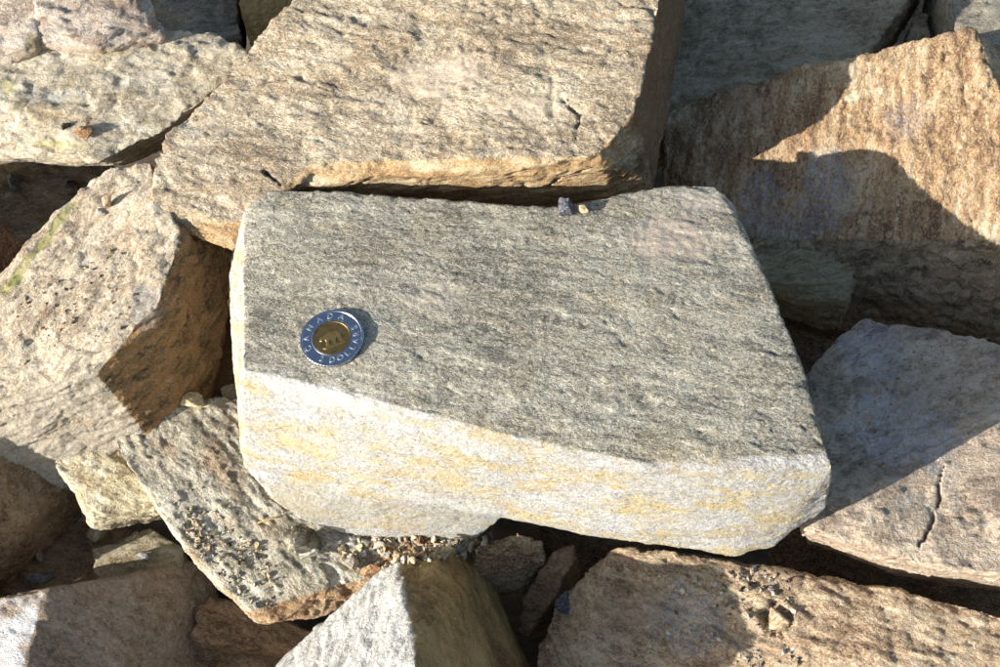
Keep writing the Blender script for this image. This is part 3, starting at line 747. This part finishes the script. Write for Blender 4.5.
grit('grit', 'fine grit on the rosy left boulder', [(20,290),(110,250),(150,245),(150,290),(95,365),(10,375)], 450, (0.2, 1.4), [pm_tan, pm_tan, pm_rust, pm_moss], 3)
grit('grit', 'fine grit on the lower right rough stone', [(740,565),(790,575),(800,667),(745,667),(690,640),(640,650),(660,570)], 600, (0.2, 2.4), [pm_tan, pm_pale, pm_grey, pm_moss], 4)
grit('grit', 'fine grit on the shaded mauve slab', [(810,385),(870,325),(980,345),(990,420),(850,480)], 450, (0.2, 1.2), [pm_tan, pm_grey, pm_moss], 5)

# ------------------------------------------------------------------ the coin
mainpts = ROCKS['gneiss_block'][1]
cx0 = P(332.5, 338, 0)
sel = mainpts[(np.hypot(mainpts[:, 0] - cx0[0], mainpts[:, 1] - cx0[1]) < 14) & (mainpts[:, 2] > -15)]
A = np.c_[sel[:, 0] - cx0[0], sel[:, 1] - cx0[1], np.ones(len(sel))]
sol = np.linalg.lstsq(A, sel[:, 2], rcond=None)[0]
res = sel[:, 2] - A @ sol
lift = np.percentile(res, 97)
cn = unit((-sol[0] - 0.0, -sol[1], 1.0))
cpos = np.array([cx0[0], cx0[1], sol[2] + lift])
cpos = P(332.5, 339.5, cpos[2])
coin = bpy.data.objects.new('coin', None); col.objects.link(coin)
coin.empty_display_size = 0.01
coin.location = Vector(cpos * MM); coin.rotation_mode = 'QUATERNION'
coin.rotation_quaternion = Vector((0, 0, 1)).rotation_difference(Vector(cn))
tag(coin, 'two-colour metal coin with bluish ring and brass centre lying on the grey stone', 'coin')

def metal(name, c, rough, tarn):
    m, t, b = new_mat(name); q = NB(t); tc = q.n('ShaderNodeTexCoord')
    n1 = q.noise(tc.outputs['Object'], 6, 0.65, 0.3, 420); n2 = q.noise(tc.outputs['Object'], 3, 0.6, 0, 2600)
    q.put(b.inputs['Base Color'], q.mix(q.step(n1, 0.42, 0.68), c, tarn))
    q.put(b.inputs['Roughness'], q.lin(n1, 0.3, 0.7, rough, rough + 0.14)); b.inputs['Metallic'].default_value = 1.0
    bp = q.n('ShaderNodeBump'); bp.inputs['Distance'].default_value = 0.00004; bp.inputs['Strength'].default_value = 0.7
    q.put(bp.inputs['Height'], n2); q.put(b.inputs['Normal'], bp.outputs[0])
    return m
worn_bronze = metal('worn_bronze', srgb((158,136,90)), 0.46, srgb((130,110,72)))
nickel = metal('nickel', srgb((180,186,200)), 0.2, srgb((160,162,168)))
brass = metal('aluminium_bronze', srgb((146,124,80)), 0.42, srgb((110,92,60)))

def lathe(name, prof, mat, parent, seg=120, reed=0.0):
    bm = bmesh.new(); R_ = []
    for (r_, z_) in prof:
        ring = []
        for k in range(seg):
            a = 2 * math.pi * k / seg; rr = r_
            if reed and r_ > 13.9: rr = r_ - (reed if (k // 2) % 2 else 0)
            ring.append(bm.verts.new((rr * math.cos(a) * MM, rr * math.sin(a) * MM, z_ * MM)))
        R_.append(ring)
    for r0, r1 in zip(R_[:-1], R_[1:]):
        for k in range(seg): bm.faces.new((r0[k], r0[(k + 1) % seg], r1[(k + 1) % seg], r1[k]))
    if prof[0][0] < 3: bm.faces.new(list(reversed(R_[0])))
    if prof[-1][0] < 3: bm.faces.new(R_[-1])
    bmesh.ops.recalc_face_normals(bm, faces=bm.faces)
    me = bpy.data.meshes.new(name); bm.to_mesh(me); bm.free(); me.materials.append(mat)
    o = bpy.data.objects.new(name, me); col.objects.link(o); o.parent = parent
    for p in me.polygons: p.use_smooth = False
    return o
T = 1.8
ring = lathe('outer_ring', [(8.35, 0.1), (13.2, 0.1), (13.7, 0), (14.0, 0.25), (14.0, T - 0.25), (13.75, T), (13.15, T), (12.9, T - 0.22), (8.9, T - 0.22), (8.7, T - 0.10), (8.42, T - 0.10), (8.38, T - 0.3), (8.36, 0.1)], nickel, coin, 240, 0.12)
core = lathe('centre_disc', [(0.5, 0.12), (8.34, 0.12), (8.34, T - 0.28), (8.2, T - 0.16), (7.95, T - 0.16), (7.8, T - 0.28), (2.9, T - 0.28)], brass, coin, 96)
def letter(ch, ang, outward, size=2.7, rad=10.9):
    cu = bpy.data.curves.new('letter', 'FONT'); cu.body = ch; cu.size = size * MM * 1.38; cu.extrude = 0.13 * MM; cu.bevel_depth = 0.05 * MM
    cu.align_x = 'CENTER'; cu.align_y = 'CENTER'
    to = bpy.data.objects.new('t', cu); col.objects.link(to)
    dg = bpy.context.evaluated_depsgraph_get(); dg.update()
    me = bpy.data.meshes.new_from_object(to.evaluated_get(dg)); bpy.data.objects.remove(to)
    me.materials.clear(); me.materials.append(nickel_hi)
    o = bpy.data.objects.new('letter', me); col.objects.link(o); o.parent = ring
    a = math.radians(ang)
    o.location = (rad * math.cos(a) * MM, rad * math.sin(a) * MM, (T - 0.2) * MM)
    o.rotation_euler = (0, 0, a - math.pi / 2 if outward else a + math.pi / 2)
nickel_hi = metal('worn_nickel', srgb((214,214,214)), 0.38, srgb((190,190,192)))
for ch, an in zip('CANADA', (206, 179, 151, 123, 96, 69)): letter(ch, an, True)
for ch, an in zip('2DOLLARS', (249, 274, 293, 311, 330, 348, 7, 25)): letter(ch, an, False)
# relief of a walking bear on ice, on the brass centre
def relief(name, poly, h, parent, mat):
    bm = bmesh.new()
    n_ = len(poly); c = np.mean(poly, 0)
    lo = [bm.verts.new((x * MM, y * MM, (T - 0.28) * MM)) for x, y in poly]
    hi = [bm.verts.new(((c[0] + (x - c[0]) * .86) * MM, (c[1] + (y - c[1]) * .86) * MM, (T - 0.28 + h) * MM)) for x, y in poly]
    for k in range(n_): bm.faces.new((lo[k], lo[(k + 1) % n_], hi[(k + 1) % n_], hi[k]))
    f = bm.faces.new(hi); bmesh.ops.triangulate(bm, faces=[f]); bmesh.ops.recalc_face_normals(bm, faces=bm.faces)
    me = bpy.data.meshes.new(name); bm.to_mesh(me); bm.free(); me.materials.append(mat)
    o = bpy.data.objects.new(name, me); col.objects.link(o); o.parent = parent
    return o
def ro(pl, deg=20):
    a = math.radians(deg); return [(x * math.cos(a) - y * math.sin(a), x * math.sin(a) + y * math.cos(a)) for x, y in pl]
bear = [(-5.6,0.4),(-5.0,1.6),(-3.8,2.1),(-2.6,2.4),(-0.8,3.1),(1.6,3.3),(3.6,2.6),(4.6,1.0),(4.8,-1.0),(4.5,-3.0),(3.0,-3.0),(3.1,-1.4),(2.2,-0.6),(1.5,-1.6),(1.2,-3.2),(-0.2,-3.2),(-0.1,-1.2),(-1.2,-0.6),(-1.8,-1.6),(-2.2,-3.1),(-3.5,-3.1),(-3.0,-1.0),(-3.2,0.4),(-4.4,0.2),(-5.2,0.0)]
relief('bear_relief', ro(bear), 0.3, core, worn_bronze)
relief('ice_relief', ro([(-5.6,-3.6),(-2,-3.5),(5.2,-3.6),(5.6,-4.2),(1,-4.8),(-4.4,-4.6)]), 0.2, core, worn_bronze)
